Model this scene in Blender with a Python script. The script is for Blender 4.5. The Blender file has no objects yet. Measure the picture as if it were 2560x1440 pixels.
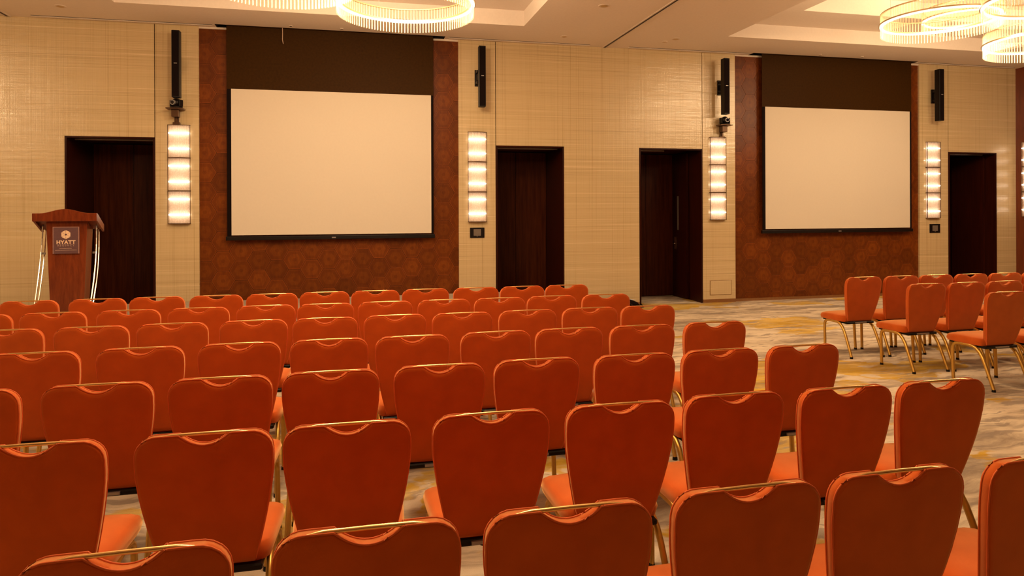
import bpy, bmesh, math, random
from mathutils import Vector, Matrix
random.seed(7)
PI = math.pi
sc = bpy.context.scene
COL = sc.collection

# ------------------------------------------------------------------ camera, world, exposure
H = 1.72
YAW, ROLL = 0.2261, -0.0037
F_PX, HORIZON = 1700.0, 521.76
_r = Vector((math.cos(YAW), -math.sin(YAW), 0)); _f = Vector((math.sin(YAW), math.cos(YAW), 0)); _u = Vector((0, 0, 1))
_r, _u = _r*math.cos(ROLL) + _u*math.sin(ROLL), _u*math.cos(ROLL) - _r*math.sin(ROLL)
cam_data = bpy.data.cameras.new('camera'); cam = bpy.data.objects.new('camera', cam_data); COL.objects.link(cam)
cam.matrix_world = Matrix(((_r.x, _u.x, -_f.x, 0), (_r.y, _u.y, -_f.y, 0), (_r.z, _u.z, -_f.z, H), (0, 0, 0, 1)))
cam_data.sensor_width = 36.0; cam_data.lens = F_PX/2560*36.0
cam_data.shift_y = -(720-HORIZON)/2560
cam_data.clip_start = 0.05; cam_data.clip_end = 100
sc.camera = cam
world = bpy.data.worlds.new('world'); sc.world = world; world.use_nodes = True
world.node_tree.nodes['Background'].inputs[0].default_value = (0.9, 0.55, 0.3, 1)
world.node_tree.nodes['Background'].inputs[1].default_value = 0.02
sc.view_settings.view_transform = 'Standard'; sc.view_settings.look = 'None'
sc.view_settings.exposure = 0.0; sc.view_settings.gamma = 1.0; sc.view_settings.use_curve_mapping = False
sc.cycles.transparent_max_bounces = 24
sc.cycles.max_bounces = 10; sc.cycles.diffuse_bounces = 5
LED_STRENGTH = 4.0
RING_WATTS = 160.0
LED_COLOUR = (1.0, 0.705, 0.40, 1)
SCONCE_STRENGTH = 11.0

# ------------------------------------------------------------------ materials
class NT:
    def __init__(s, name):
        s.m = bpy.data.materials.new(name); s.m.use_nodes = True
        s.t = s.m.node_tree; s.n = s.t.nodes; s.l = s.t.links
        s.b = s.n['Principled BSDF']; s.out = s.n['Material Output']
    def node(s, ty, **kw):
        o = s.n.new(ty)
        for k, v in kw.items():
            if k == 'ins':
                for kk, vv in v.items():
                    if isinstance(vv, bpy.types.NodeSocket): s.l.new(vv, o.inputs[kk])
                    else: o.inputs[kk].default_value = vv
            else: setattr(o, k, v)
        return o
    def link(s, a, b): s.l.new(a, b)
    def coord(s, kind='Object', scale=(1, 1, 1), rot=(0, 0, 0)):
        tc = s.node('ShaderNodeTexCoord')
        mp = s.node('ShaderNodeMapping'); mp.inputs['Scale'].default_value = scale; mp.inputs['Rotation'].default_value = rot
        s.link(tc.outputs[kind], mp.inputs['Vector']); return mp.outputs['Vector']
    def noise(s, vec, scale=5, detail=3, rough=0.5, dist=0.0):
        n = s.node('ShaderNodeTexNoise'); s.link(vec, n.inputs['Vector'])
        n.inputs['Scale'].default_value = scale; n.inputs['Detail'].default_value = detail
        n.inputs['Roughness'].default_value = rough; n.inputs['Distortion'].default_value = dist
        return n.outputs['Fac']
    def ramp(s, fac, stops):
        r = s.node('ShaderNodeValToRGB'); s.link(fac, r.inputs['Fac'])
        e = r.color_ramp.elements
        while len(e) < len(stops): e.new(0.5)
        for i, (p, c) in enumerate(stops):
            e[i].position = p; e[i].color = c if len(c) == 4 else (*c, 1)
        return r.outputs['Color']
    def mix(s, fac, a, b, mode='MIX'):
        m = s.node('ShaderNodeMix', data_type='RGBA', blend_type=mode)
        for k, v in ((0, fac), (6, a), (7, b)):
            if isinstance(v, bpy.types.NodeSocket): s.link(v, m.inputs[k])
            elif k == 0: m.inputs[0].default_value = v
            else: m.inputs[k].default_value = v if len(v) == 4 else (*v, 1)
        return m.outputs[2]
    def math(s, op, a, b=0.5):
        m = s.node('ShaderNodeMath', operation=op)
        for k, v in ((0, a), (1, b)):
            if isinstance(v, bpy.types.NodeSocket): s.link(v, m.inputs[k])
            else: m.inputs[k].default_value = v
        return m.outputs[0]
    def bump(s, h, strength=0.2, dist=0.01):
        b = s.node('ShaderNodeBump'); s.link(h, b.inputs['Height'])
        b.inputs['Strength'].default_value = strength; b.inputs['Distance'].default_value = dist
        s.link(b.outputs['Normal'], s.b.inputs['Normal'])
    def set(s, color=None, rough=0.5, metal=0.0, spec=0.5):
        if isinstance(color, bpy.types.NodeSocket): s.link(color, s.b.inputs['Base Color'])
        elif color is not None: s.b.inputs['Base Color'].default_value = (*color, 1)
        if isinstance(rough, bpy.types.NodeSocket): s.link(rough, s.b.inputs['Roughness'])
        else: s.b.inputs['Roughness'].default_value = rough
        s.b.inputs['Metallic'].default_value = metal
        s.b.inputs['Specular IOR Level'].default_value = spec
        return s.m

def simple(name, color, rough=0.5, metal=0.0, spec=0.5, var=0.06):
    """plain surface with a faint procedural mottling"""
    t = NT(name)
    n = t.noise(t.coord('Object'), 30, 2)
    lo = tuple(c*(1-var) for c in color); hi = tuple(min(1, c*(1+var)) for c in color)
    return t.set(t.ramp(n, [(0.3, lo), (0.7, hi)]), rough, metal, spec)

def emit(name, color, strength):
    t = NT(name); t.n.remove(t.b)
    e = t.node('ShaderNodeEmission'); e.inputs[0].default_value = color; e.inputs[1].default_value = strength
    t.link(e.outputs[0], t.out.inputs['Surface']); return t.m

M = {}
# chair fabric: woven orange cloth
t = NT('orange_fabric')
v = t.coord('Object')
n1 = t.noise(v, 9, 4); n2 = t.noise(t.coord('Object', (420, 420, 420)), 1, 1)
t.bump(n2, 0.25, 0.0006)
M['fabric'] = t.set(t.ramp(n1, [(0.3, (0.46, 0.076, 0.0065)), (0.7, (0.54, 0.094, 0.0085))]), 0.85, 0, 0.15)
t.b.inputs['Sheen Weight'].default_value = 1.0; t.b.inputs['Sheen Roughness'].default_value = 0.45; t.b.inputs['Sheen Tint'].default_value = (1, 0.66, 0.30, 1)
M['piping'] = simple('orange_piping', (0.66, 0.13, 0.03), 0.7, 0, 0.3)
M['gold'] = simple('gold_paint', (0.62, 0.37, 0.085), 0.34, 0.75, 0.5)
M['gold_bar'] = simple('polished_gold', (0.85, 0.55, 0.22), 0.25, 0.85, 0.5)
M['black'] = simple('black_plastic', (0.005, 0.0025, 0.0025), 0.45, 0, 0.25)
M['black_cloth'] = simple('black_cloth', (0.006, 0.0025, 0.0025), 0.85, 0, 0.12)
M['grey_metal'] = simple('grey_metal', (0.35, 0.33, 0.33), 0.4, 0.6)
M['chrome'] = simple('chrome', (0.85, 0.8, 0.72), 0.16, 1.0)
M['dark_metal'] = simple('dark_bronze', (0.10, 0.05, 0.025), 0.4, 0.6)
M['brass'] = simple('satin_brass', (0.55, 0.40, 0.22), 0.35, 0.8)
M['paint'] = simple('ceiling_paint', (0.76, 0.685, 0.63), 0.9, 0, 0.2, 0.02)
M['trim_paint'] = simple('trim_paint', (0.66, 0.57, 0.50), 0.7, 0, 0.3, 0.02)
M['slot'] = simple('slot_painted_shade', (0.05, 0.03, 0.02), 0.6)  # dark colour stands in for the shade inside slots and pockets
M['void'] = simple('unlit_corridor_shade', (0.003, 0.002, 0.002), 0.9, 0, 0.1)  # near-black colour puts in the darkness of an unlit corridor
M['screen'] = simple('white_screen_fabric', (0.66, 0.60, 0.52), 0.85, 0, 0.2, 0.01)
M['screen_black'] = simple('black_screen_fabric', (0.036, 0.0145, 0.0018), 0.55, 0, 0.06, 0.15)
M['skirting'] = simple('brown_skirting', (0.22, 0.095, 0.03), 0.45)
M['lens'] = simple('dark_lens_glass', (0.01, 0.01, 0.02), 0.08)
M['plate_grey'] = simple('grey_screen_plate', (0.16, 0.13, 0.11), 0.4)
M['stage_carpet'] = simple('grey_stage_carpet', (0.40, 0.335, 0.27), 0.95, 0, 0.1, 0.12)
M['sign'] = simple('mauve_sign', (0.125, 0.062, 0.072), 0.35)
M['sign_edge'] = simple('acrylic_edge', (0.36, 0.20, 0.17), 0.25)
M['print'] = simple('cream_print', (0.80, 0.58, 0.42), 0.5)
M['print_dim'] = simple('dim_print', (0.36, 0.24, 0.22), 0.5)
M['cable_white'] = simple('white_cable', (0.5, 0.36, 0.28), 0.5)

# lacquered vertical grain wood (doors, reveals)
def grain(name, c0, c1, rough, scale=(9, 9, 0.5), spec=0.5):
    t = NT(name); v = t.coord('Object', scale)
    n = t.noise(v, 3, 5, 0.6, 0.3)
    t.bump(n, 0.08, 0.002)
    return t.set(t.ramp(n, [(0.32, c0), (0.68, c1)]), rough, 0, spec)
M['door_wood'] = grain('dark_door_veneer', (0.030, 0.0045, 0.0014), (0.075, 0.016, 0.0035), 0.40, spec=0.15)
M['reveal_wood'] = grain('dark_reveal_veneer', (0.020, 0.0034, 0.0016), (0.036, 0.0062, 0.0024), 0.28, spec=0.16)
M['wall_wood'] = grain('red_brown_wall_veneer', (0.10, 0.017, 0.006), (0.17, 0.034, 0.010), 0.28, (6, 6, 0.7))
M['lectern_wood'] = grain('mahogany_lectern', (0.12, 0.019, 0.005), (0.21, 0.040, 0.009), 0.26, (7, 7, 1.2))

def veneer(name, c0, c1):
    t = NT(name)
    oi = t.node('ShaderNodeObjectInfo')
    v = t.coord('Object', (14, 14, 5))
    add = t.node('ShaderNodeVectorMath', operation='ADD')
    sc_ = t.node('ShaderNodeVectorMath', operation='SCALE'); sc_.inputs[0].default_value = (13, 7, 19)
    t.link(oi.outputs['Random'], sc_.inputs['Scale'])
    t.link(v, add.inputs[0]); t.link(sc_.outputs[0], add.inputs[1])
    n = t.noise(add.outputs[0], 1.6, 5, 0.6, 0.5)
    c = t.ramp(n, [(0.3, c0), (0.7, c1)])
    k = t.math('MULTIPLY_ADD', oi.outputs['Random'], 0.34); k.node.inputs[2].default_value = 0.72
    hsv = t.node('ShaderNodeHueSaturation'); t.link(c, hsv.inputs['Color']); t.link(k, hsv.inputs['Value'])
    return t.set(hsv.outputs[0], 0.36, 0, 0.2)
M['veneer_a'] = veneer('hexagon_veneer_dark', (0.112, 0.0235, 0.0030), (0.165, 0.040, 0.0045))
M['veneer_b'] = veneer('hexagon_veneer_light', (0.135, 0.031, 0.0038), (0.195, 0.051, 0.0060))
M['veneer_c'] = veneer('hexagon_veneer_line', (0.155, 0.036, 0.0060), (0.205, 0.052, 0.0085))

# woven satin wall covering: irregular horizontal and vertical threads with a gloss
t = NT('woven_wallcovering')
h1 = t.noise(t.coord('Object', (0.22, 0.5, 40)), 1.0, 4, 0.7)
h2 = t.noise(t.coord('Object', (0.4, 0.9, 110)), 1.0, 2, 0.6)
v1 = t.noise(t.coord('Object', (30, 1, 0.16)), 1.0, 4, 0.7)
v2 = t.noise(t.coord('Object', (95, 1, 0.35)), 1.0, 2, 0.6)
hh = t.math('MULTIPLY', t.math('ADD', h1, h2), 0.5); vv = t.math('MULTIPLY', t.math('ADD', v1, v2), 0.5)
ch = t.ramp(hh, [(0.36, (0.43, 0.32, 0.165)), (0.44, (0.575, 0.45, 0.265)), (0.56, (0.60, 0.47, 0.28)), (0.64, (0.67, 0.535, 0.325))])
cv = t.ramp(vv, [(0.36, (0.74, 0.71, 0.62)), (0.44, (0.97, 0.96, 0.94)), (0.6, (1, 1, 1)), (0.68, (1.0, 1.0, 1.0))])
t.bump(t.math('ADD', hh, vv), 0.75, 0.004)
rg = t.math('MULTIPLY_ADD', t.math('ABSOLUTE', t.math('SUBTRACT', hh, 0.5)), 1.6); rg.node.inputs[2].default_value = 0.09
M['wallcover'] = t.set(t.mix(0.8, ch, cv, 'MULTIPLY'), rg, 0, 0.9)

# carpet: brushed beige and grey with mustard patches
t = NT('patterned_carpet')
base = t.coord('Object')
wob = t.node('ShaderNodeTexNoise'); t.link(base, wob.inputs['Vector']); wob.inputs['Scale'].default_value = 1.3; wob.inputs['Detail'].default_value = 4
wv = t.node('ShaderNodeVectorMath', operation='SCALE'); t.link(wob.outputs['Color'], wv.inputs[0]); wv.inputs['Scale'].default_value = 0.55
ad = t.node('ShaderNodeVectorMath', operation='ADD'); t.link(base, ad.inputs[0]); t.link(wv.outputs[0], ad.inputs[1])
def mp(vec, s):
    m = t.node('ShaderNodeMapping'); m.inputs['Scale'].default_value = s; t.link(vec, m.inputs['Vector']); return m.outputs[0]
st = t.noise(mp(ad.outputs[0], (0.55, 2.6, 1)), 1.6, 6, 0.62, 0.3)
st2 = t.noise(mp(ad.outputs[0], (0.8, 4.5, 1)), 2.6, 5, 0.6, 0.2)
ye = t.noise(mp(ad.outputs[0], (0.55, 1.0, 1)), 1.15, 5, 0.55, 0.2)
c = t.ramp(st, [(0.34, (0.33, 0.26, 0.20)), (0.43, (0.50, 0.405, 0.305)), (0.50, (0.68, 0.57, 0.43)), (0.60, (0.78, 0.67, 0.52))])
g = t.ramp(st2, [(0.54, (0, 0, 0)), (0.59, (1, 1, 1))])
c = t.mix(t.math('MULTIPLY', g, 0.7), c, (0.30, 0.24, 0.20))
yf = t.ramp(ye, [(0.545, (0, 0, 0)), (0.562, (1, 1, 1))])
yb = t.ramp(st2, [(0.40, (1, 1, 1)), (0.60, (0.55, 0.55, 0.55)), (0.66, (0.0, 0.0, 0.0))])
c = t.mix(t.math('MULTIPLY', yf, yb), c, t.ramp(st, [(0.4, (0.50, 0.30, 0.035)), (0.6, (0.74, 0.48, 0.075))]))
pile = t.noise(base, 260, 2)
c = t.mix(0.35, c, t.ramp(pile, [(0.3, (0.6, 0.6, 0.6)), (0.7, (1, 1, 1))]), 'MULTIPLY')
t.bump(pile, 0.3, 0.004)
M['carpet'] = t.set(c, 0.95, 0, 0.1)

# crystal rods: mostly clear, catching the ring's light
def glass(name, clear, tint, diff, ribs=False):
    t = NT(name); t.n.remove(t.b)
    tr = t.node('ShaderNodeBsdfTransparent'); tr.inputs[0].default_value = (1, 0.97, 0.92, 1)
    tl = t.node('ShaderNodeBsdfTranslucent'); tl.inputs[0].default_value = tint
    df = t.node('ShaderNodeBsdfDiffuse'); df.inputs[0].default_value = tint
    gl = t.node('ShaderNodeBsdfGlossy'); gl.inputs[0].default_value = (1, 0.95, 0.85, 1); gl.inputs['Roughness'].default_value = 0.4
    a = t.node('ShaderNodeMixShader'); a.inputs[0].default_value = 0.5; t.link(tl.outputs[0], a.inputs[1]); t.link(df.outputs[0], a.inputs[2])
    b = t.node('ShaderNodeMixShader'); b.inputs[0].default_value = 1-diff; t.link(a.outputs[0], b.inputs[1]); t.link(gl.outputs[0], b.inputs[2])
    c = t.node('ShaderNodeMixShader'); t.link(tr.outputs[0], c.inputs[1]); t.link(b.outputs[0], c.inputs[2])
    if ribs:
        n = t.noise(t.coord('Object', (60, 60, 22)), 1.5, 3, 0.7)
        k = t.math('MULTIPLY_ADD', n, 0.5); k.node.inputs[2].default_value = 1-clear-0.25
        t.link(k, c.inputs[0])
    else: c.inputs[0].default_value = 1-clear
    t.link(c.outputs[0], t.out.inputs['Surface']); return t.m
M['crystal'] = glass('crystal_rod_glass', 0.80, (1, 0.76, 0.44, 1), 0.32)
M['ribbed_glass'] = glass('ribbed_sconce_glass', 0.66, (0.98, 0.84, 0.74, 1), 0.8, True)
M['led'] = emit('ring_led', (1.0, 0.88, 0.66, 1), LED_STRENGTH)
M['bar_led'] = emit('sconce_led', (1.0, 0.82, 0.64, 1), SCONCE_STRENGTH)

# ------------------------------------------------------------------ mesh helpers
class MB:
    def __init__(s): s.v = []; s.f = []; s.mi = []; s.k = 0
    def add(s, vs, fs):
        o = len(s.v); s.v += [tuple(p) for p in vs]
        for f in fs: s.f.append(tuple(i+o for i in f)); s.mi.append(s.k)
        return s
    def box(s, x0, x1, y0, y1, z0, z1):
        vs = [(x, y, z) for z in (z0, z1) for y in (y0, y1) for x in (x0, x1)]
        return s.add(vs, [(0, 2, 3, 1), (4, 5, 7, 6), (0, 1, 5, 4), (2, 6, 7, 3), (0, 4, 6, 2), (1, 3, 7, 5)])
    def quad(s, a, b, c, d): return s.add([a, b, c, d], [(0, 1, 2, 3)])
    def tube(s, path, r, n=8, r2=None, caps=True, closed=False):
        """round (or oval r x r2) tube along a polyline"""
        P = [Vector(p) for p in path]; m = len(P); rings = []
        up = Vector((0, 0, 1))
        for i in range(m):
            a = P[(i-1) % m] if (i > 0 or closed) else P[i]; b = P[(i+1) % m] if (i < m-1 or closed) else P[i]
            d = (b-a).normalized()
            side = d.cross(Vector((1, 0, 0))) if abs(d.x) < 0.9 else d.cross(up)
            side.normalize(); w = side.cross(d).normalized()
            rr = r[i] if isinstance(r, (list, tuple)) else r
            rw = (r2 if r2 else rr)
            rings.append([P[i] + side*math.cos(2*PI*k/n)*rr + w*math.sin(2*PI*k/n)*rw for k in range(n)])
        vs = [p for R in rings for p in R]; fs = []
        for i in range(m if closed else m-1):
            j = (i+1) % m
            for k in range(n): fs.append((i*n+k, i*n+(k+1) % n, j*n+(k+1) % n, j*n+k))
        if caps and not closed: fs += [tuple(range(n))[::-1], tuple((m-1)*n+k for k in range(n))]
        return s.add(vs, fs)
    def cyl(s, c, r, h, n=16, r1=None):
        """upright cylinder from c up by h"""
        r1 = r if r1 is None else r1
        vs = [(c[0]+r*math.cos(2*PI*k/n), c[1]+r*math.sin(2*PI*k/n), c[2]) for k in range(n)] + \
             [(c[0]+r1*math.cos(2*PI*k/n), c[1]+r1*math.sin(2*PI*k/n), c[2]+h) for k in range(n)]
        fs = [(k, (k+1) % n, n+(k+1) % n, n+k) for k in range(n)] + [tuple(range(n))[::-1], tuple(range(n, 2*n))]
        return s.add(vs, fs)
    def prism_y(s, pts, y0, y1):
        """polygon in x,z extruded along y"""
        n = len(pts)
        vs = [(x, y0, z) for x, z in pts] + [(x, y1, z) for x, z in pts]
        fs = [tuple(range(n)), tuple(range(n, 2*n))[::-1]] + [(k, n+k, n+(k+1) % n, (k+1) % n) for k in range(n)]
        return s.add(vs, fs)
    def mesh(s, name, mats, bevel=0, seg=2, smooth=None):
        me = bpy.data.meshes.new(name)
        me.from_pydata(s.v, [], s.f)
        mats = mats if isinstance(mats, (list, tuple)) else [mats]
        for m in mats: me.materials.append(m)
        for p, k in zip(me.polygons, s.mi): p.material_index = k
        bm = bmesh.new(); bm.from_mesh(me)
        bmesh.ops.recalc_face_normals(bm, faces=bm.faces[:])
        if bevel:
            ed = [e for e in bm.edges if len(e.link_faces) == 2 and e.calc_face_angle(0) > 0.6]
            bmesh.ops.bevel(bm, geom=ed, offset=bevel, segments=seg, affect='EDGES', profile=0.5, clamp_overlap=True)
        bm.to_mesh(me); bm.free()
        if smooth is not None:
            for p in me.polygons: p.use_smooth = True
            me.set_sharp_from_angle(angle=math.radians(smooth))
        return me
    def obj(s, name, mats, parent=None, loc=None, **kw):
        return link(name, s.mesh(name, mats, **kw), parent, loc)

def link(name, me, parent=None, loc=None):
    o = bpy.data.objects.new(name, me); COL.objects.link(o)
    if parent: o.parent = parent
    if loc: o.location = loc
    return o
def tag(o, label=None, cat=None, group=None, kind=None):
    for k, v in (('label', label), ('category', cat), ('group', group), ('kind', kind)):
        if v: o[k] = v
    return o
def thing(name, label, cat, loc=(0, 0, 0), rz=0, group=None):
    o = bpy.data.objects.new(name, None); COL.objects.link(o); o.location = loc; o.rotation_euler = (0, 0, rz)
    o.empty_display_size = 0.1
    return tag(o, label, cat, group)
def structure(name, loc=(0, 0, 0)):
    o = bpy.data.objects.new(name, None); COL.objects.link(o); o.location = loc; return tag(o, kind='structure')
KIDS = {}
def copy_tree(o, parent=None):
    c = o.copy(); COL.objects.link(c)
    if parent: c.parent = parent
    for ch in KIDS.get(o, [k for k in o.children]): copy_tree(ch, c)
    return c

# ------------------------------------------------------------------ room shell
W = 11.24            # far wall face
WW = W + 0.04        # veneer panels sit slightly back
CZ = 4.54            # ceiling
XL, XR, YB = -14.0, 13.16, -8.0
REC = 1.09           # depth of the door recesses
fl = MB(); fl.box(XL-0.2, XR+0.2, YB-0.2, W+2.6, -0.1, 0)
tag(fl.obj('floor', M['carpet']), kind='structure')

# ceiling with two-step coffers and the pockets that the screens drop from
coffers = [  # x0,x1,y0,y1 ; upper opening
    ((-12.6, -6.9, -4.0, 10.19), (-12.2, -7.25, -3.3, 9.41)),
    ((-3.18, 2.545, -4.0, 10.19), (-2.85, 2.21, -3.3, 9.41)),
    ((5.98, 11.45, -4.0, 10.10), (6.78, 11.0, -3.3, 9.26))]
pockets = [(-2.08, 1.44, W-0.17, WW+0.12), (7.07, 10.64, W-0.17, WW+0.12)]
holes = [c[0] for c in coffers] + pockets
def plane_with_holes(mb, x0, x1, y0, y1, z, hs):
    xs = sorted({x0, x1, *[h[0] for h in hs], *[h[1] for h in hs]}); ys = sorted({y0, y1, *[h[2] for h in hs], *[h[3] for h in hs]})
    xs = [x for x in xs if x0 <= x <= x1]; ys = [y for y in ys if y0 <= y <= y1]
    for i in range(len(xs)-1):
        for j in range(len(ys)-1):
            cx, cy = (xs[i]+xs[i+1])/2, (ys[j]+ys[j+1])/2
            if any(h[0] < cx < h[1] and h[2] < cy < h[3] for h in hs): continue
            mb.quad((xs[i], ys[j], z), (xs[i], ys[j+1], z), (xs[i+1], ys[j+1], z), (xs[i+1], ys[j], z))
def riser(mb, h, z0, z1):
    x0, x1, y0, y1 = h
    for a, b in (((x0, y0), (x1, y0)), ((x1, y0), (x1, y1)), ((x1, y1), (x0, y1)), ((x0, y1), (x0, y0))):
        mb.quad((*a, z0), (*b, z0), (*b, z1), (*a, z1))
ce = MB(); plane_with_holes(ce, XL, XR, YB, WW+0.3, CZ, holes)
for o_, i_ in coffers:
    riser(ce, o_, CZ, CZ+0.235); plane_with_holes(ce, *o_, CZ+0.235, [i_]); riser(ce, i_, CZ+0.235, CZ+0.5)
    ce.quad((i_[0], i_[2], CZ+0.5), (i_[0], i_[3], CZ+0.5), (i_[1], i_[3], CZ+0.5), (i_[1], i_[2], CZ+0.5))
ce.k = 1
for p in pockets:
    riser(ce, p, CZ, CZ+0.4); ce.quad((p[0], p[2], CZ+.4), (p[1], p[2], CZ+.4), (p[1], p[3], CZ+.4), (p[0], p[3], CZ+.4))
tag(ce.obj('ceiling', [M['paint'], M['slot']]), kind='structure')
# tracks of the folding partitions, linear air slots
for i, x in enumerate((-4.9, 4.25)):
    t_ = structure('trim_%d' % (i+1), (x, 0, CZ))
    MB().box(-0.022, 0.022, YB, W, -0.004, 0.01).obj('track_slot', M['slot'], t_)
    for s in (-1, 1): MB().box(s*0.032-0.010, s*0.032+0.010, YB, W, -0.012, 0.005).obj('track_rail', M['trim_paint'], t_)

# other walls; the unseen front one is dark and far to dim chair backs
for nm, q in (('wall_left', (XL-0.2, XL, YB, W+0.1)), ('wall_front', (XL, XR, YB-0.2, YB))):
    mb = MB(); mb.box(q[0], q[1], q[2], q[3], 0, CZ+0.05); tag(mb.obj(nm, M['wall_wood'] if nm == 'wall_front' else M['wallcover']), kind='structure')
wr = structure('wall_right')
y = W+0.1; k = 0
while y > YB+0.01:
    y2 = max(YB, y-1.9)
    MB().box(XR, XR+0.2, y2+0.004, y-0.004, 0.09, CZ).obj('wall_panel', M['wall_wood'], wr); y = y2
MB().box(XR-0.012, XR+0.1, YB, W, 0, 0.09).obj('skirting', M['skirting'], wr)

# far wall: woven panels around the door openings and pilasters
wb = structure('wall_back')
doors = [(-4.16, -2.968, 2.807), (2.322, 3.495, 2.775), (4.917, 6.112, 2.776), (11.51, 12.66, 2.803)]
G = 0.006
T1 = W + 0.35
def wallpanel(boxes):
    mb = MB()
    for b in boxes: mb.box(b[0], b[1], W, T1, b[2], b[3])
    mb.obj('wall_panel', M['wallcover'], wb)
wallpanel([(XL, -8.6-G, 0, CZ)]); wallpanel([(-8.6+G, -4.175, 0, CZ), (-4.175, -2.957-G, 2.82, CZ)])
wallpanel([(-2.957+G, -2.337, 0, CZ)]); wallpanel([(1.677, 2.309-G, 0, CZ)])
wallpanel([(2.309+G, 3.51, 2.79, CZ), (3.51, 4.902, 0, CZ), (4.902, 6.128-G, 2.79, CZ)])
wallpanel([(6.128+G, 6.79, 0, CZ)]); wallpanel([(10.815, 11.497-G, 0, CZ)])
wallpanel([(11.497+G, 12.675, 2.817, CZ), (12.675, XR, 0, CZ)])
MB().box(XL, -4.2, T1, T1+.05, 0, CZ).box(-2.9, 2.28, T1, T1+.05, 0, CZ).box(3.53, 4.88, T1, T1+.05, 0, CZ).box(6.16, 11.47, T1, T1+.05, 0, CZ).obj('backing', M['slot'], wb)
sk = [(XL, -4.18), (-2.95, -2.337), (1.677, 2.30), (3.51, 4.90), (6.135, 6.79), (10.815, 11.49), (12.675, XR-0.012)]
bs = structure('baseboard_back')
for a, b in sk: MB().box(a, b, W-0.008, W+0.02, 0, 0.06).obj('skirting', M['skirting'], bs)

# marquetry panels behind the screens: hexagon veneers, each its own tile
HX_H, HX_C = 0.305, 0.264
HA = HX_H/math.sqrt(3)
def hexpts(r): return [(r*math.cos(PI/3*k), r*math.sin(PI/3*k)) for k in range(6)]
def clip_poly(P, x0, x1, z0, z1):
    def cut(P, ins, inter):
        out = []
        for i in range(len(P)):
            a, b = P[i-1], P[i]
            if ins(b):
                if not ins(a): out.append(inter(a, b))
                out.append(b)
            elif ins(a): out.append(inter(a, b))
        return out
    for ax, lim, sg in ((0, x0, 1), (0, x1, -1), (1, z0, 1), (1, z1, -1)):
        if not P: break
        def ins(p): return (p[ax]-lim)*sg >= -1e-9
        def inter(a, b):
            tt = (lim-a[ax])/(b[ax]-a[ax]); return (a[0]+(b[0]-a[0])*tt, a[1]+(b[1]-a[1])*tt)
        P = cut(P, ins, inter)
    return P
def hex_mesh(clip=None):
    mb = MB()
    def poly(P, y, k):
        if clip: P = clip_poly(P, *clip)
        if len(P) >= 3: mb.k = k; mb.add([(p[0], y, p[1]) for p in P], [tuple(range(len(P)))])
    S = HX_C/0.866/HA*0.998      # slight widening so columns meet
    def R(r): return [(x*1.0, z) for x, z in hexpts(r)]
    radii = [(HA*0.985, -0.0015, 2), (HA*0.90, -0.0025, 0), (HA*0.60, -0.0035, 1), (HA*0.18, -0.0040, 0)]
    for i, (r, yy, k) in enumerate(radii):
        A = R(r)
        if i+1 < len(radii):
            B = R(radii[i+1][0])
            for q in range(6): poly([A[q], A[(q+1) % 6], B[(q+1) % 6], B[q]], yy, k)
        else: poly(A, yy, k)
    # side skirts so that tiles stand proud of the backing
    A = R(HA*0.985)
    if clip: A = clip_poly(A, *clip)
    n = len(A)
    if n >= 3:
        mb.k = 0; mb.add([(p[0], -0.0015, p[1]) for p in A] + [(p[0], 0.01, p[1]) for p in A], [(q, (q+1) % n, n+(q+1) % n, n+q) for q in range(n)])
    return mb
VE = [M['veneer_a'], M['veneer_b'], M['veneer_c']]
hex_full = hex_mesh().mesh('hexagon_tile', VE)
# the visible face of every tile looks towards -y
def marquetry(x0, x1, num):
    w = structure('wall_veneer_%d' % num)
    MB().box(x0, x1, WW+0.006, WW+0.05, 0, CZ-0.02).obj('backing_board', M['reveal_wood'], w)
    MB().box(x0, x1, WW-0.012, WW+0.02, 0, 0.05).obj('skirting', M['skirting'], w)
    MB().box(x0, x1, WW-0.025, WW+0.01, CZ-0.03, CZ).obj('head_trim', M['trim_paint'], w)
    z0, z1 = 0.05, CZ-0.03
    nc = int((x1-x0)/HX_C)+2; nr = int((z1-z0)/HX_H)+2
    xo = x0 + 0.07
    for i in range(-1, nc):
        for j in range(-1, nr):
            cx = xo+i*HX_C; cz = z0+0.11+(j+(0.5 if i % 2 else 0))*HX_H
            if cx+HA < x0+0.01 or cx-HA > x1-0.01 or cz+HX_H/2 < z0+0.01 or cz-HX_H/2 > z1-0.01: continue
            inside = cx-HA > x0 and cx+HA < x1 and cz-HX_H/2 > z0 and cz+HX_H/2 < z1
            if inside: me = hex_full
            else:
                mb = hex_mesh((x0-cx, x1-cx, z0-cz, z1-cz))
                if not mb.f: continue
                me = mb.mesh('hexagon_tile', VE)
            link('hexagon_tile', me, w, (cx, WW, cz))
marquetry(-2.337, 1.677, 1)
marquetry(6.79, 10.815, 2)

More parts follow.
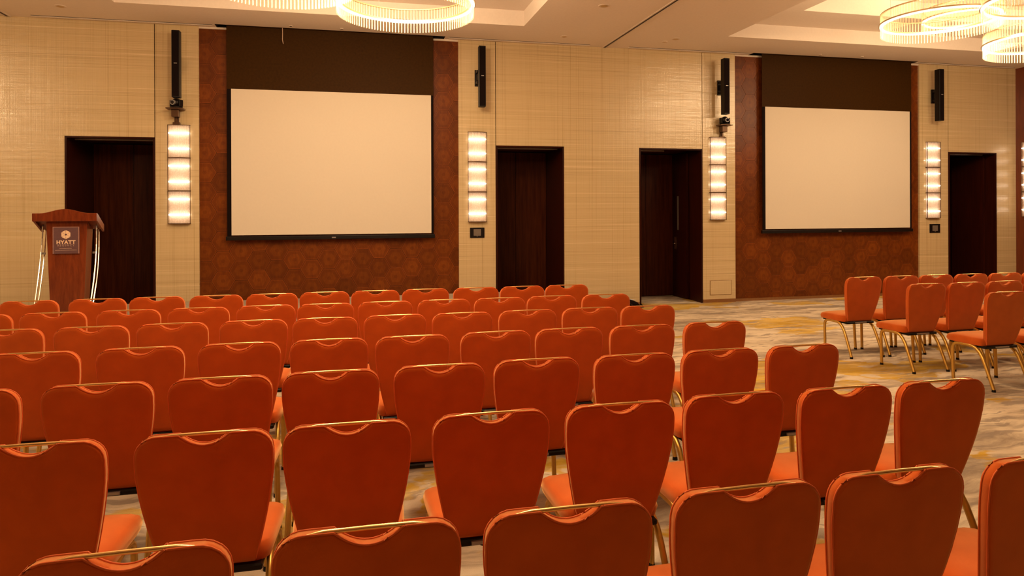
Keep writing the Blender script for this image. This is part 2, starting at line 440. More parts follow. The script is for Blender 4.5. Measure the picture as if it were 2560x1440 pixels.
# doors in deep recesses
def door(num, d, leaves, ly=(0.47, 1.04)):
    x0, x1, z1 = d
    D = structure('door_%d' % num, ((x0+x1)/2, W, 0)); hw = (x1-x0)/2
    yb = REC
    for s in (-1, 1):
        MB().box(*sorted((s*hw, s*(hw+0.012))), -0.004, yb+0.05, 0, z1+0.012).obj('jamb', M['reveal_wood'], D)
        MB().box(*sorted((s*(hw-0.014), s*(hw+0.006))), -0.012, 0.03, 0, z1).obj('door_frame', M['reveal_wood'], D, bevel=0.003)
    MB().box(-hw, hw, -0.004, yb+0.05, z1, z1+0.012).obj('head', M['reveal_wood'], D)
    MB().box(-hw, hw, -0.012, 0.03, z1-0.014, z1+0.006).obj('head_frame', M['reveal_wood'], D, bevel=0.003)
    MB().box(-hw+0.02, (0.0 if num == 3 else hw-0.02), 0.28, 0.30, z1-0.02, z1-0.002).obj('head_strip', M['grey_metal'], D)
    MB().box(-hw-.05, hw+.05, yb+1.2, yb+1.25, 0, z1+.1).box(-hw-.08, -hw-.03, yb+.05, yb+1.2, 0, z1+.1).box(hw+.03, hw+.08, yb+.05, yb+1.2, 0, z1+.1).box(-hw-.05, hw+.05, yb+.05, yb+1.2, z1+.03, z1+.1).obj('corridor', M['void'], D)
    for kind in leaves:
        if kind == 'full':
            for s in (-1, 1):
                lf = MB().box(*sorted((s*0.003, s*(hw-0.002))), yb, yb+0.05, 0.012, z1-0.01).obj('door_leaf', M['door_wood'], D, bevel=0.002)
        if kind == 'left':
            MB().box(-hw+0.002, -0.01, yb, yb+0.05, 0.012, z1-0.01).obj('door_leaf', M['door_wood'], D, bevel=0.002)
        if kind == 'open_right':
            lf = MB().box(hw-0.06, hw-0.012, ly[0], ly[1], 0.012, z1-0.03).obj('door_leaf', M['reveal_wood'], D, bevel=0.002)
            if num == 4: continue
            hd = MB(); hd.box(hw-0.072, hw-0.06, 0.90, 0.94, 0.93, 1.16)
            hd.tube([(hw-0.06, 0.92, 1.03), (hw-0.11, 0.92, 1.03), (hw-0.11, 0.80, 1.03)], 0.009, 8)
            hd.obj('door_handle', M['chrome'], lf)
            MB().box(hw-0.063, hw-0.058, 0.78, 0.84, 1.30, 1.95).obj('vision_strip', M['plate_grey'], lf)
door(1, doors[0], ['full']); door(2, doors[1], ['full']); door(3, doors[2], ['full', 'open_right']); door(4, doors[3], ['full', 'open_right'], (0.24, 1.0))

# ------------------------------------------------------------------ chandeliers
ring_cache = {}
def ring_meshes(r):
    if r in ring_cache: return ring_cache[r]
    n = 96
    def band(r0, r1, z0, z1, mats):
        mb = MB(); P = []
        for k in range(n):
            a = 2*PI*k/n; ca, sa = math.cos(a), math.sin(a)
            P += [(r0*ca, r0*sa, z0), (r1*ca, r1*sa, z0), (r1*ca, r1*sa, z1), (r0*ca, r0*sa, z1)]
        F_ = []
        for k in range(n):
            j = (k+1) % n
            for q in range(4): F_.append((4*k+q, 4*k+(q+1) % 4, 4*j+(q+1) % 4, 4*j+q))
        mb.add(P, F_); return mb
    hoop = band(r-0.034, r+0.030, 0.004, 0.022, None).mesh('hoop', M['brass'], smooth=40)
    led = band(r-0.020, r+0.016, -0.010, 0.004, None).mesh('led_strip', M['led'], smooth=40)
    ledu = band(r-0.006, r+0.005, 0.022, 0.028, None).mesh('led_strip', M['led'], smooth=40)
    top = band(r-0.012, r+0.012, 0.150, 0.162, None).mesh('top_hoop', M['brass'], smooth=40)
    cnt = int(2*PI*r/0.0385)
    def rods(z0, z1):
        mb = MB()
        for k in range(cnt):
            a = 2*PI*(k+0.5)/cnt; mb.cyl((r*math.cos(a), r*math.sin(a), z0), 0.0105, z1-z0, 6)
        return mb.mesh('crystal_rods', M['crystal'], smooth=70)
    ring_cache[r] = (hoop, led, ledu, top, rods(-0.135, -0.010), rods(0.028, 0.150)); return ring_cache[r]
def ring(x, y, z, r, label, watts=1.0):
    c = thing('ring_chandelier', label, 'chandelier', (x, y, z), random.random()*6, 'crystal ring chandeliers' )
    hoop, led, ledu, top, lo, up = ring_meshes(r)
    link('hoop', hoop, c); link('led_strip', led, c); link('led_strip', ledu, c); link('top_hoop', top, c)
    for me in (lo, up): tag(link('crystal_rods', me, c), kind='stuff')
    li = bpy.data.lights.new('ring_light', 'POINT'); li.energy = RING_WATTS*(r/0.76)**2*watts; li.color = LED_COLOUR[:3]; li.shadow_soft_size = 0.22
    lo_ = bpy.data.objects.new('ring_light', li); COL.objects.link(lo_); lo_.parent = c; lo_.location = (0, 0, -0.02)
    for k in range(3):
        a = 2*PI*k/3
        MB().tube([(r*math.cos(a), r*math.sin(a), 0.02), (r*math.cos(a), r*math.sin(a), CZ+0.5-z)], 0.0025, 5).obj('cable', M['grey_metal'], c)
    return c
ring(0.579, 7.965, 4.10, 0.778, 'crystal ring chandelier hanging before the larger screen panel, whole ring of rods in view')
ring(-0.729, 6.868, 4.00, 0.76, 'crystal ring chandelier over the stage side rows, only its lowest rods showing at the ceiling')
ring(7.597, 7.563, 4.20, 0.683, 'crystal ring chandelier over the smaller seating block, closest to the partition track', 0.7)
ring(8.75, 8.30, 4.50, 0.50, 'small crystal ring chandelier glimpsed through the ring closest to the partition track', 0.3)
ring(7.613, 5.911, 4.00, 0.76, 'crystal ring chandelier cut by the photo corner, upper of the overlapping pair', 0.4)
ring(9.349, 7.477, 4.00, 0.76, 'crystal ring chandelier, lowest of the cluster over the smaller seating block', 0.95)
# unseen rings, added out of view because the room needs their light
ADDED_RINGS = ((-0.5, 4.3, 4.1, 'over the middle chair rows'), (0.7, 3.0, 4.0, 'over the rear chair rows'),
        (10.7, 5.9, 4.2, 'over the smaller block, outside the photo'),
        (-7.8, 7.2, 4.1, 'in the far coffer past the lectern'), (-9.3, 6.0, 4.0, 'in the far coffer, second from the lectern'), (-8.4, 3.0, 4.1, 'in the far coffer beside the middle rows'))
for x, y, z, lab in ADDED_RINGS:
    ring(x, y, z, 0.76, 'unseen crystal ring chandelier, added for light, ' + lab)

# ------------------------------------------------------------------ projection screens
def screen(xa, xb, label, group):
    s = thing('projection_screen', label, 'screen', ((xa+xb)/2, W-0.06, 1.245), 0, group); hw = (xb-xa)/2
    MB().box(-hw-0.01, hw+0.01, -0.06, 0.08, CZ+0.24-1.245, CZ+0.40-1.245).obj('roller_case', M['black'], s, bevel=0.01)
    B = 0.062
    MB().box(-hw-0.002, hw+0.002, 0, 0.006, 3.583-1.245, CZ+0.25-1.245).obj('black_drop', M['screen_black'], s)
    MB().box(-hw+B, hw-B*0.6, -0.002, 0.004, 1.325-1.245, 3.585-1.245).obj('screen_surface', M['screen'], s)
    for a, b in ((-hw, -hw+B), (hw-B*0.6, hw)): MB().box(a, b, -0.001, 0.005, 0.05, 3.583-1.245).obj('black_border', M['black_cloth'], s)
    MB().box(-hw-0.02, hw+0.02, -0.02, 0.024, 0, 0.062).obj('weight_bar', M['black'], s, bevel=0.008)
    MB().box(-0.03, 0.03, -0.024, -0.019, 0.02, 0.038).obj('badge', M['grey_metal'], s)
    return s
screen(-1.925, 1.25, 'white drop-down projection screen behind the low stage, on the first veneer panel', 'projection screens')
screen(7.31, 10.57, 'white drop-down projection screen facing the smaller seating block, without a stage', 'projection screens')
c = MB(); c.tube([(0, 0, 0), (0.002, 0, -0.1), (0, -0.004, -0.19), (0.012, -0.006, -0.26)], 0.006, 6)
tag(c.obj('loose_cable', M['cable_white'], None, (-1.10, W-0.12, CZ+0.02)), 'pale loose cable end hanging from the ceiling pocket over the larger screen', 'cable')

# ------------------------------------------------------------------ stage
st = thing('stage_platform', 'low grey carpeted stage platform under the larger screen, behind the first chair row', 'stage', (-1.3, 10.0, 0))
x0, x1, y0, y1 = -4.7, 4.72, -1.05, 1.19
nx = 4
for i in range(nx):
    for j in range(2):
        a = x0+(x1-x0)*i/nx; b = x0+(x1-x0)*(i+1)/nx; ya = y0+(y1-y0)*j/2; yb2 = y0+(y1-y0)*(j+1)/2
        MB().box(a+.003, b-.003, ya+.003, yb2-.003, 0.27, 0.32).obj('deck', M['stage_carpet'], st, bevel=0.004)
MB().box(x0+.02, x1-.02, y0+.01, y1-.02, 0, 0.268).obj('skirt', M['black_cloth'], st)

# ------------------------------------------------------------------ lectern
lx, ly, lz = -3.515, 9.50, 0.32
L = thing('lectern', 'mahogany lectern with crest top, chrome side rods and mauve sign, on the stage', 'lectern', (lx, ly, lz), 0.05)
HT = 1.42
MB().box(-0.30, 0.30, -0.26, 0.34, 0, 0.05).obj('base', M['lectern_wood'], L, bevel=0.008)
col = MB()
def tap(z, hw, ya, yb): return [(-hw, ya, z), (hw, ya, z), (hw, yb, z), (-hw, yb, z)]
P = tap(0.05, 0.180, 0.02, 0.24) + tap(1.19, 0.226, 0.02, 0.25)
P = P[:4] + [(-0.226, 0.02, 1.285), (0.226, 0.02, 1.285), (0.226, 0.25, 1.15), (-0.226, 0.25, 1.15)]
col.add(P, [(0, 1, 2, 3), (7, 6, 5, 4), (0, 4, 5, 1), (1, 5, 6, 2), (2, 6, 7, 3), (3, 7, 4, 0)])
col.obj('column', M['lectern_wood'], L, bevel=0.006)
DW = 0.352
pts = [(-DW, 1.265), (DW, 1.265), (DW, 1.365)]
for k in range(17):
    u = 1-2*k/16.0; pts.append((u*DW*0.78, 1.365+0.052*(0.5+0.5*math.cos(PI*u))))
pts += [(-DW, 1.365)]
MB().prism_y(pts, -0.05, -0.022).obj('crest_board', M['lectern_wood'], L, bevel=0.004)
for s in (-1, 1):
    sb = MB(); xa, xb = sorted((s*DW, s*(DW-0.022)))
    P = [(-0.022, 1.265), (-0.022, 1.365), (0.255, 1.215), (0.255, 1.125)]
    sb.add([(xa, a, b) for a, b in P] + [(xb, a, b) for a, b in P], [(0, 1, 2, 3), (7, 6, 5, 4), (0, 4, 5, 1), (1, 5, 6, 2), (2, 6, 7, 3), (3, 7, 4, 0)])
    sb.obj('side_board', M['lectern_wood'], L)
tp = MB(); tp.add([(-DW+.022, -0.022, 1.33), (DW-.022, -0.022, 1.33), (DW-.022, 0.255, 1.18), (-DW+.022, 0.255, 1.18),
                   (-DW+.022, -0.022, 1.305), (DW-.022, -0.022, 1.305), (DW-.022, 0.255, 1.155), (-DW+.022, 0.255, 1.155)],
       [(0, 1, 2, 3), (7, 6, 5, 4), (0, 4, 5, 1), (1, 5, 6, 2), (2, 6, 7, 3), (3, 7, 4, 0)])
tp.obj('reading_board', M['lectern_wood'], L)
for s in (-1, 1):
    for q in (0, 1):
        path = []
        for k in range(15):
            u = k/14.0
            path.append((s*(0.295+0.012*math.sin(PI*u)), 0.235-0.105*q-0.36*(0.45*u+0.55*u**2)+0.03*math.sin(PI*u), 1.165-u*1.12+0.05*q*(1-u)))
        MB().tube(path, 0.0095, 8).obj('chrome_rod', M['chrome'], L)
    MB().box(*sorted((s*0.262, s*0.30)), 0.10, 0.12, 0.85, 0.875).obj('rod_clamp', M['grey_metal'], L)
# sign plate: emblem and lettering
sg = MB().box(-0.142, 0.148, -0.002, 0.012, 0.86, 1.195).obj('sign_plate', [M['sign']], L, (0, 0, 0))
sg.location = (-0.005, 0.005, 0)
for q in (MB().box(-0.142, 0.148, -0.004, -0.002, 1.186, 1.195), MB().box(0.138, 0.148, -0.004, -0.002, 0.86, 1.186), MB().box(-0.142, -0.134, -0.004, -0.002, 0.86, 1.186)):
    q.obj('sign_edge', M['sign_edge'], sg)
em = MB()
for k in range(6):
    a0, a1 = PI/6+PI/3*k+0.03, PI/6+PI/3*(k+1)-0.03
    R0, R1 = 0.013, 0.056
    em.add([(R0*math.cos(a0), -0.0045, R0*math.sin(a0)), (R1*math.cos(a0), -0.0045, R1*math.sin(a0)), (R1*math.cos(a1), -0.0045, R1*math.sin(a1)), (R0*math.cos(a1), -0.0045, R0*math.sin(a1))], [(0, 1, 2, 3)])
em.obj('emblem', M['print'], sg, (0.002, 0, 1.098))
def lettering(txt, size, x, z, mat, spacing=1.0, name='lettering', bold=0.0):
    cu = bpy.data.curves.new('lettering', 'FONT'); cu.body = txt; cu.size = size; cu.align_x = 'CENTER'; cu.space_character = spacing
    cu.extrude = 0.0006; cu.offset = bold
    o = bpy.data.objects.new('tmp', cu); COL.objects.link(o)
    me = bpy.data.meshes.new_from_object(o.evaluated_get(bpy.context.evaluated_depsgraph_get()))
    bpy.data.objects.remove(o); bpy.data.curves.remove(cu)
    me.materials.clear(); me.materials.append(mat)
    o = link(name, me, sg, (x, -0.0045, z)); o.rotation_euler = (PI/2, 0, 0); return o
bpy.context.view_layer.update()
lettering('HYATT', 0.062, 0.002, 0.982, M['print'], 1.08, bold=0.0022)
lettering('REGENCY', 0.034, 0.002, 0.952, M['print_dim'], 1.35, bold=0.0008)
sm = MB()
x = -0.068
while x < 0.066:
    w_ = random.uniform(0.006, 0.012); sm.box(x, x+w_, -0.0045, -0.003, 0.922, 0.931); x += w_+0.003
x = -0.115
while x < 0.118:
    w_ = random.uniform(0.006, 0.013); sm.box(x, x+w_, -0.0045, -0.003, 0.900, 0.908); x += w_+0.003
tag(sm.obj('small_print', M['print_dim'], sg), kind='stuff')

# ------------------------------------------------------------------ sconces, speakers, cameras, plates
def sconce_proto():
    s = thing('wall_sconce', 'x', 'wall lamp')
    w, h, d = 0.157, 1.507, 0.075
    MB().box(-w+0.01, w-0.01, -0.006, 0.0, 0.01, h-0.01).obj('back_plate', M['trim_paint'], s)
    sec = h/3
    def bow(u): return -d*0.62 - d*0.38*(1-u*u)       # front curve over u in -1..1
    def cap(z0, z1):
        mb = MB(); P = [(-w, 0), (-w, bow(-1))] + [(w*(-1+2*k/12), bow(-1+2*k/12)) for k in range(1, 12)] + [(w, bow(1)), (w, 0)]
        n = len(P); mb.add([(a, b, z0) for a, b in P] + [(a, b, z1) for a, b in P], [tuple(range(n)), tuple(range(n, 2*n))[::-1]] + [(k, (k+1) % n, n+(k+1) % n, n+k) for k in range(n)])
        return mb
    for k in range(4):
        z = k*sec
        cap(z-0.008 if k else 0.0, z+0.008 if k < 3 else h).obj('frame_band', M['dark_metal'], s)
    for sx in (-1, 1):
        MB().box(*sorted((sx*(w-0.004), sx*(w+0.002))), bow(1)-0.003, bow(1)+0.010, 0, h).obj('frame_post', M['dark_metal'], s)
    for k in range(3):
        z0 = k*sec+0.010; z1 = (k+1)*sec-0.010
        mb = MB(); n = 48; vs = []
        for q in range(n+1):
            u = -1+2*q/n; x = u*(w-0.006); y = bow(u) + 0.0025*math.sin(q*PI*0.5*1.0)*1.0 + 0.004
            vs += [(x, y, z0), (x, y, z1)]
        mb.add(vs, [(2*q, 2*q+2, 2*q+3, 2*q+1) for q in range(n)])
        mb.obj('glass_panel', M['ribbed_glass'], s, smooth=80)
        for zz in (0.27, 0.76):
            zc = z0+(z1-z0)*zz
            MB().tube([(-w+0.012, -0.040, zc), (w-0.012, -0.040, zc)], 0.011, 8).obj('led_bar', M['bar_led'], s)
    return s
sp = sconce_proto()
SG = 'three-part glass wall sconces'
places = [((-2.612, W, 1.507), 0, 'three-part lit glass sconce on the pilaster beside the lectern doorway'),
          ((1.985, W, 1.50), 0, 'three-part lit glass sconce over the black control plate, at the larger veneer panel'),
          ((6.425, W, 1.50), 0, 'three-part lit glass sconce under the small camera shelf beside the open doorway'),
          ((11.11, W, 1.50), 0, 'three-part lit glass sconce over the small black plate, beside the corner doorway'),
          ((XR, 10.93, 1.52), -PI/2, 'three-part lit glass sconce on the dark side wall, half cut by the photo edge')]
for i, (loc, rz, lab) in enumerate(places):
    o = sp if i == 0 else copy_tree(sp)
    o.location = loc; o.rotation_euler = (0, 0, rz); tag(o, lab, 'wall lamp', SG)

def column_speaker(x, xb, label, yaw=0.0):
    s = thing('column_speaker', label, 'speaker', (x, W-0.22, 3.395), yaw, 'black column speakers')
    MB().box(-0.056, 0.056, -0.06, 0.06, 0, 1.0).obj('cabinet', M['black'], s, bevel=0.008)
    MB().box(-0.048, 0.048, -0.064, -0.059, 0.02, 0.98).obj('grille', M['black_cloth'], s, bevel=0.002)
    MB().box(-0.022, 0.022, -0.067, -0.063, 0.50, 0.512).obj('badge', M['grey_metal'], s)
    br = MB(); dx = xb-x
    br.box(dx-0.045, dx+0.045, 0.190, 0.219, 0.375, 0.645)
    br.box(dx-0.035, dx+0.035, 0.06, 0.19, 0.40, 0.44).box(dx-0.035, dx+0.035, 0.06, 0.19, 0.58, 0.62).box(dx-0.02, dx+0.03, 0.06, 0.19, 0.46, 0.56)
    br.obj('wall_bracket', M['black'], s)
column_speaker(-2.60, -2.635, 'tall black column speaker on the pilaster beside the lectern doorway')
column_speaker(2.035, 1.995, 'tall black column speaker at the larger veneer panel, over the control plate sconce')
column_speaker(6.465, 6.475, 'tall black column speaker on the pilaster beside the open doorway')
column_speaker(11.07, 11.13, 'tall black column speaker on the pilaster beside the corner doorway')

def ptz(x, z, la, lb, yaw):
    s = thing('wall_shelf', la, 'shelf', (x, W, z), 0, 'small camera shelves')
    MB().box(-0.115, 0.125, -0.20, -0.02, 0.0, 0.018).obj('shelf_board', M['dark_metal'], s, bevel=0.004)
    MB().box(-0.05, 0.05, -0.14, -0.02, -0.11, 0).obj('bracket', M['dark_metal'], s, bevel=0.004)
    MB().box(-0.012, 0.012, -0.05, -0.02, -0.19, -0.11).obj('arm', M['dark_metal'], s)
    MB().box(-0.05, 0.05, -0.06, 0, -0.22, -0.185).obj('foot', M['dark_metal'], s, bevel=0.004)
    MB().box(-0.03, 0.03, -0.03, 0.0, -0.2, 0.0).obj('wall_strip', M['dark_metal'], s)
    c = thing('conference_camera', lb, 'camera', (x+0.015, W-0.105, z+0.018), yaw, 'small conference cameras'); c.scale = (1.25, 1.25, 1.2)
    mb = MB(); mb.cyl((0, 0, 0), 0.075, 0.022, 24, 0.068); mb.obj('base', M['black'], c, smooth=40)
    for sx in (-1, 1): MB().box(*sorted((sx*0.058, sx*0.074)), -0.03, 0.03, 0.02, 0.105).obj('yoke', M['black'], c, bevel=0.006)
    bm = MB(); n, m = 20, 12; R = 0.055; vs = [];
    for i in range(m+1):
        th = PI*i/m
        for k in range(n): vs.append((R*1.03*math.cos(2*PI*k/n)*math.sin(th), R*math.sin(2*PI*k/n)*math.sin(th), 0.072+R*math.cos(th)))
    bm.add(vs, [(i*n+k, i*n+(k+1) % n, (i+1)*n+(k+1) % n, (i+1)*n+k) for i in range(m) for k in range(n)])
    bm.obj('head', M['black'], c, smooth=60)
    MB().tube([(0, -0.04, 0.070), (0, -0.066, 0.068)], 0.032, 20).obj('lens_barrel', M['grey_metal'], c, smooth=40)
    MB().tube([(0, -0.060, 0.070), (0, -0.070, 0.0675)], 0.023, 20).obj('lens', M['lens'], c, smooth=40)
ptz(-2.645, 3.235, 'small dark bracket shelf over the sconce beside the lectern doorway', 'small black conference camera on the shelf beside the lectern doorway', -0.5)
ptz(6.505, 3.205, 'small dark bracket shelf over the sconce beside the open doorway', 'small black conference camera on the shelf beside the open doorway', 0.1)

for x, z, w_, h_, pw, lab in ((1.985, 1.32, 0.245, 0.17, 0.105, 'black control plate with grey screen beside the larger veneer panel'),
                         (11.165, 1.30, 0.245, 0.175, 0.105, 'black control plate with grey screen beside the corner doorway')):
    p = thing('control_plate', lab, 'wall plate', (x, W, z), 0, 'black control plates')
    MB().box(-w_/2, w_/2, -0.014, 0, -h_/2, h_/2).obj('frame', M['black'], p, bevel=0.004)
    MB().box(-pw/2-.01, pw/2+.01, -0.018, -0.012, -0.052, 0.058).obj('screen', M['plate_grey'], p, bevel=0.003)
    MB().box(-0.012, 0.012, -0.019, -0.012, -0.062, -0.050).obj('tab', M['plate_grey'], p)
ap = thing('access_panel', 'flush beige access panel low on the pilaster beside the open doorway', 'wall panel', (6.488, W, 0.267))
MB().box(-0.205, 0.205, -0.006, 0.0, -0.125, 0.125).obj('flap', M['wallcover'], ap, bevel=0.002)
for a in ((-0.218, 0.218, 0.128, 0.136), (-0.218, 0.218, -0.136, -0.128), (-0.218, -0.208, -0.128, 0.128), (0.208, 0.218, -0.128, 0.128)):
    MB().box(a[0], a[1], -0.004, 0.0, a[2], a[3]).obj('gap_frame', M['brass'], ap)

# black soft bag on the carpet by the wall
bg = thing('soft_bag', 'black soft bag lying on the carpet against the beige wall between two doorways', 'bag', (4.50, W-0.16, 0))
mb = MB(); n = 14; vs = []; m = 11
for i in range(m):
    u = -1+2*i/(m-1); e = (1-abs(u)**3.2)**0.5 if abs(u) < 1 else 0.0
    hz = 0.17-0.05*max(0, u)-0.02*u; hy = 0.12
    for k in range(n):
        a = 2*PI*k/n; cy, cz = math.cos(a), math.sin(a)
        vs.append((u*0.33, hy*(0.35+0.65*e)*math.copysign(abs(cy)**0.6, cy), hz/2*(0.25+0.75*e)*math.copysign(abs(cz)**0.6, cz)+hz/2*(0.25+0.75*e)))
mb.add(vs, [(i*n+k, i*n+(k+1) % n, (i+1)*n+(k+1) % n, (i+1)*n+k) for i in range(m-1) for k in range(n)] + [tuple(range(n)), tuple((m-1)*n+k for k in range(n))])
mb.obj('bag_body', M['black_cloth'], bg, smooth=60)
MB().tube([(-0.25, -0.02, 0.165), (0, -0.03, 0.158), (0.25, -0.02, 0.12)], 0.006, 6).obj('zip', M['grey_metal'], bg)
MB().tube([(0.10, -0.115, 0.08), (0.16, -0.15, 0.03), (0.26, -0.16, 0.012), (0.36, -0.10, 0.012), (0.34, -0.02, 0.06)], 0.010, 6).obj('strap', M['black'], bg)

# ceiling fittings
def disc(name, x, y, r, label, cat, mat, group=None):
    d = thing(name, label, cat, (x, y, CZ), 0, group)
    mb = MB(); mb.cyl((0, 0, -0.008), r*0.9, 0.008, 24, r); mb.obj('trim_ring', M['trim_paint'], d, smooth=30)
    mb = MB(); mb.cyl((0, 0, -0.010), r*0.62, 0.003, 20); mb.obj('lens', mat, d)
DG = 'recessed ceiling downlights'
disc('ceiling_downlight', -3.96, 10.54, 0.075, 'round ceiling fitting over the lectern doorway', 'downlight', M['brass'], DG)
disc('ceiling_downlight', 3.38, 8.93, 0.085, 'round ceiling fitting close to the photo top, between coffer and partition track', 'downlight', M['brass'], DG)
disc('ceiling_downlight', 3.34, 10.66, 0.06, 'round ceiling fitting over the second doorway, between coffer and partition track', 'downlight', M['brass'], DG)
disc('ceiling_downlight', 5.11, 10.64, 0.05, 'smaller of two round ceiling fittings past the partition track', 'downlight', M['brass'], DG)
disc('ceiling_downlight', 5.21, 10.42, 0.075, 'larger of two round ceiling fittings past the partition track', 'downlight', M['brass'], DG)
for i, (x, lab) in enumerate(((-0.96, 'over the larger screen, by the loose cable'), (-0.2, 'over the larger screen, by the ring chandelier'),
                              (8.35, 'over the smaller screen, first of a pair'), (9.25, 'over the smaller screen, second of a pair'))):
    disc('ceiling_sprinkler', x, 10.93, 0.03, 'tiny ceiling sprinkler cap ' + lab, 'sprinkler', M['dark_metal'], 'tiny sprinkler caps')
VG = 'linear ceiling air slots'
for xa, xb, lab in ((-4.56, -2.12, 'long ceiling air slot over the lectern doorway'), (1.50, 3.95, 'long ceiling air slot over the second doorway'),
                    (4.67, 7.03, 'long ceiling air slot over the open doorway'), (10.68, 13.0, 'long ceiling air slot over the corner doorway')):
    d = thing('ceiling_air_slot', lab, 'air vent', ((xa+xb)/2, W-0.10, CZ), 0, VG); hw = (xb-xa)/2
    MB().box(-hw, hw, -0.028, -0.012, -0.003, 0.002).obj('slot', M['slot'], d)
    MB().box(-hw, hw, -0.010, 0.045, -0.010, 0.0).obj('flange', M['paint'], d)

# ------------------------------------------------------------------ banquet chair
def hw_back(z):
    """half width of the back at height z"""
    zm = 0.80
    if z >= zm: return 0.231
    return 0.231 - 0.075*((zm-z)/0.40)**1.45
ZB, ZT = 0.405, 0.917
def top_edge(x):
    a = abs(x); u0, r = 0.160, 0.071
    z = ZT
    if a > u0: z -= r*(1-math.sqrt(max(0, 1-((a-u0)/r)**2)))
    if a < 0.086: z -= 0.040*(1-(a/0.086)**2)
    return z
def ycen(z):
    s = (z-ZB)/(ZT-ZB); return 0.085*(1-s) - 0.012*math.sin(PI*s)
TH = 0.046
def make_chair():
    root = thing('banquet_chair', 'x', 'chair')
    # back: grid of columns and rows, front and rear skins joined round the rim
    us = [-1, -0.985, -0.95, -0.90, -0.82, -0.74, -0.66, -0.56, -0.47, -0.42, -0.39, -0.373, -0.35, -0.31, -0.26, -0.21, -0.16, -0.11, -0.055, 0]
    us = us + [-u for u in us[:-1]][::-1]
    vs_ = [0, 0.02, 0.05, 0.12, 0.25, 0.4, 0.55, 0.7, 0.82, 0.90, 0.95, 0.98, 1]
    nu, nv = len(us), len(vs_)
    def pt(u, v, side):
        x0 = u*0.231; zt = top_edge(x0); z = ZB+(zt-ZB)*v
        x = u*hw_back(z)
        # rounded rim: thickness falls off at the border
        db = min((1-abs(u))*0.2, v*0.5, (1-v)*0.5)
        e = 1.0 if db > 0.012 else math.sqrt(max(0, 1-(1-db/0.012)**2))
        th = TH*(0.62+0.38*e) if side else TH*(0.75+0.25*e)
        belly = 0.012*(1-u*u)*math.sin(PI*min(1, max(0, v)))
        y = ycen(z) + (th/2 + (belly if side else -0) if side else -th/2 - belly*0.35)
        return (x, y, z)
    bk = MB(); V = []
    for side in (0, 1):
        for v in vs_:
            for u in us: V.append(pt(u, v, side))
    N = nu*nv; Fs = []
    for side in (0, 1):
        for j in range(nv-1):
            for i in range(nu-1):
                a = side*N+j*nu+i; Fs.append((a, a+1, a+nu+1, a+nu))
    rim = [(0, i) for i in range(nu)] + [(j, nu-1) for j in range(1, nv)] + [(nv-1, i) for i in range(nu-2, -1, -1)] + [(j, 0) for j in range(nv-2, 0, -1)]
    R = [j*nu+i for j, i in rim]
    for k in range(len(R)):
        a, b = R[k], R[(k+1) % len(R)]; Fs.append((a, b, b+N, a+N))
    bk.add(V, Fs)
    back = bk.obj('back', M['fabric'], root, smooth=60)
    # piping along the rear and front rim (open along the bottom)
    for side in (0, 1):
        path = []
        for j in range(1, nv): path.append(pt(-1, vs_[j], side))
        for i in range(1, nu-1): path.append(pt(us[i], 1, side))
        for j in range(nv-1, 0, -1): path.append(pt(1, vs_[j], side))
        MB().tube(path, 0.0032, 5).obj('piping', M['piping'], back, smooth=80)
    # gold hand bar across the notch
    yb_ = ycen(ZT)-0.010
    MB().tube([(-0.152, yb_, ZT-0.003), (-0.11, yb_, ZT+0.001), (0, yb_, ZT+0.002), (0.11, yb_, ZT+0.001), (0.152, yb_, ZT-0.003)], [0.003, 0.0062, 0.0062, 0.0062, 0.003], 8).obj('hand_bar', M['gold_bar'], root, smooth=60)
    # seat cushion: rounded slab
    st_ = MB(); nx_, ny_ = 9, 9
    def seat_pt(u, v, top):
        y = 0.075 + 0.405*v
        hw = 0.205+0.018*v
        # rounded corners in plan
        cu, cv = abs(u), abs(2*v-1)
        k = max(0, cu-0.7)/0.3; l = max(0, cv-0.7)/0.3
        q = math.hypot(k, l)
        if q > 1e-6 and k > 0 and l > 0:
            s_ = max(k, l)/q
            k2, l2 = k*s_, l*s_
        else: k2, l2 = k, l
        uu = math.copysign(min(cu, 0.7)+0.3*k2, u); vv = 0.5+math.copysign((min(cv, 0.7)+0.3*l2)/2, 2*v-1)
        y = 0.075+0.405*vv; x = uu*hw
        edge = max(cu, cv)
        if top: z = 0.478 - 0.016*max(0, (edge-0.72)/0.28)**2 + 0.010*(1-u*u)*(1-(2*v-1)**2) - 0.012*max(0, v-0.7)/0.3
        else: z = 0.398
        return (x, y, z)
    uu_ = [-1, -0.93, -0.8, -0.5, 0, 0.5, 0.8, 0.93, 1]; vv_ = [0, 0.03, 0.1, 0.25, 0.5, 0.75, 0.9, 0.97, 1]
    V = []
    for top in (0, 1):
        for v in vv_:
            for u in uu_: V.append(seat_pt(u, v, top))
    n_ = 9; N = 81; Fs = []
    for top in (0, 1):
        for j in range(8):
            for i in range(8):
                a = top*N+j*n_+i; Fs.append((a, a+1, a+n_+1, a+n_))
    rim = [(0, i) for i in range(9)] + [(j, 8) for j in range(1, 9)] + [(8, i) for i in range(7, -1, -1)] + [(j, 0) for j in range(7, 0, -1)]
    R = [j*n_+i for j, i in rim]
    # bulging side wall with a middle ring
    mid = len(V); 
    for r_ in R:
        a = Vector(V[r_]); b = Vector(V[r_+N]); c_ = (a+b)/2; d_ = Vector((c_.x, c_.y-0.277, 0)).normalized()*0.010
        V.append(tuple(c_+d_))
    nr = len(R)
    for k in range(nr):
        j = (k+1) % nr; Fs.append((R[k], R[j], mid+j, mid+k)); Fs.append((mid+k, mid+j, R[j]+N, R[k]+N))
    st_.add(V, Fs)
    st_.obj('seat', M['fabric'], root, smooth=65)
    MB().box(-0.185, 0.185, 0.050, 0.46, 0.374, 0.400).obj('seat_pan', M['black'], root, bevel=0.006, seg=1)
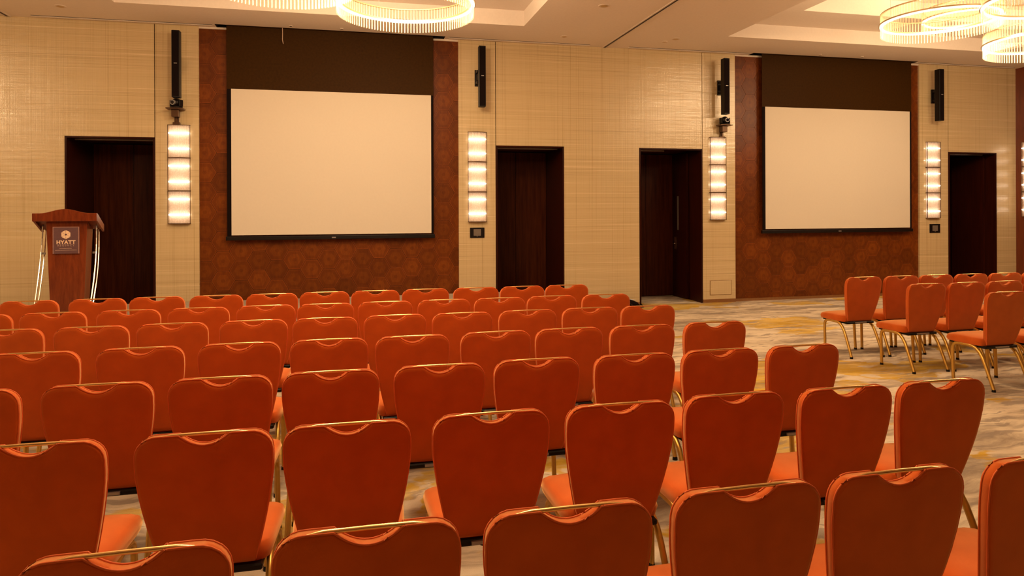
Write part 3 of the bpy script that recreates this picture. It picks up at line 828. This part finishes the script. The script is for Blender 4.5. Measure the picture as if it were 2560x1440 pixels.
    MB().box(-0.075, 0.075, 0.040, 0.052, 0.383, 0.396).obj('bracket', M['grey_metal'], root)
    # legs: inverted U each side, front leg nearly upright, rear leg swept back
    for s in (-1, 1):
        x = s*0.200; xf = s*0.212
        fp = [(xf, 0.385, 0.018), (s*0.209, 0.392, 0.15), (s*0.207, 0.398, 0.27), (s*0.205, 0.400, 0.325), (s*0.203, 0.392, 0.358), (s*0.201, 0.370, 0.378), (x, 0.33, 0.386), (x, 0.275, 0.388)]
        rp = [(xf, -0.055, 0.018), (s*0.210, -0.012, 0.12), (s*0.208, 0.032, 0.22), (s*0.206, 0.066, 0.29), (s*0.204, 0.100, 0.338), (s*0.202, 0.140, 0.370), (x, 0.185, 0.385), (x, 0.275, 0.388)]
        for nm, pth in (('leg', fp), ('leg', rp)):
            lg = MB().tube(pth, 0.0175, 8, 0.0142).obj(nm, M['gold'], root, smooth=60)
            f_ = pth[0]
            mb = MB(); mb.cyl((f_[0], f_[1], 0), 0.018, 0.022, 10, 0.016); mb.obj('glide', M['black'], lg, smooth=40)
    return root
chair0 = make_chair()
def tree_list(o): return [(c, tree_list(c)) for c in o.children]
CH = tree_list(chair0)
def copy_children(lst, parent):
    for o, sub in lst:
        c = o.copy(); COL.objects.link(c); c.parent = parent; copy_children(sub, c)
ORD = ['first', 'second', 'third', 'fourth', 'fifth', 'sixth', 'seventh', 'eighth', 'ninth', 'tenth', 'eleventh']
used = [False]
def place_chair(x, y, rz, label, group):
    if not used[0]: o = chair0; used[0] = True
    else:
        o = chair0.copy(); COL.objects.link(o); copy_children(CH, o)
    o.location = (x, y, 0); o.rotation_euler = (0, 0, rz); tag(o, label, 'chair', group)
ROWS = [  # distance of the back tops, x of the chairs, from the stage to the camera
    (6.82, [-2.82, -2.27, -1.78, -1.27, -0.77, -0.29, 0.18, 0.68, 1.20, 1.67, 2.15]),
    (5.985, [-2.82, -2.31, -1.77, -1.25, -0.73, -0.25, 0.25, 0.76, 1.26, 1.75, 2.27]),
    (5.205, [-2.30, -1.77, -1.26, -0.72, -0.22, 0.29, 0.80, 1.32, 1.84, 2.34]),
    (4.34, [-1.77, -1.22, -0.68, -0.16, 0.35, 0.89, 1.39, 1.91, 2.46]),
    (3.495, [-1.71, -1.16, -0.63, -0.12, 0.42, 0.94, 1.49, 2.01, 2.54]),
    (2.635, [-1.09, -0.53, -0.03, 0.52, 1.06, 1.59, 2.13, 2.64]),
    (1.755, [-0.53, 0.03, 0.56, 1.10, 1.61, 2.16])]
for r_, (y, xs) in enumerate(ROWS):
    n = len(xs)
    xs = list(xs)
    for _ in range(40):                      # no closer than the legs allow
        for i in range(n-1):
            d_ = 0.482-(xs[i+1]-xs[i])
            if d_ > 0: xs[i] -= d_/2; xs[i+1] += d_/2
    for i, x in enumerate(xs):
        place_chair(x, y + random.uniform(-0.012, 0.012), random.uniform(-0.012, 0.012),
                    'orange banquet chair, %s from the aisle in the %s row facing the stage' % (ORD[n-1-i], ORD[r_]), 'orange chairs in rows facing the stage')
ROWS2 = [(6.705, [5.69, 6.20, 6.68, 7.18, 7.67, 8.17]), (5.96, [5.82, 6.32, 6.83, 7.33]), (5.21, [5.98, 6.50])]
for r_, (y, xs) in enumerate(ROWS2):
    for i, x in enumerate(xs):
        place_chair(x, y + random.uniform(-0.01, 0.01), random.uniform(-0.01, 0.01),
                    'orange banquet chair, %s from the aisle in the %s row of the smaller block' % (ORD[i], ORD[r_]), 'orange chairs in the smaller block')
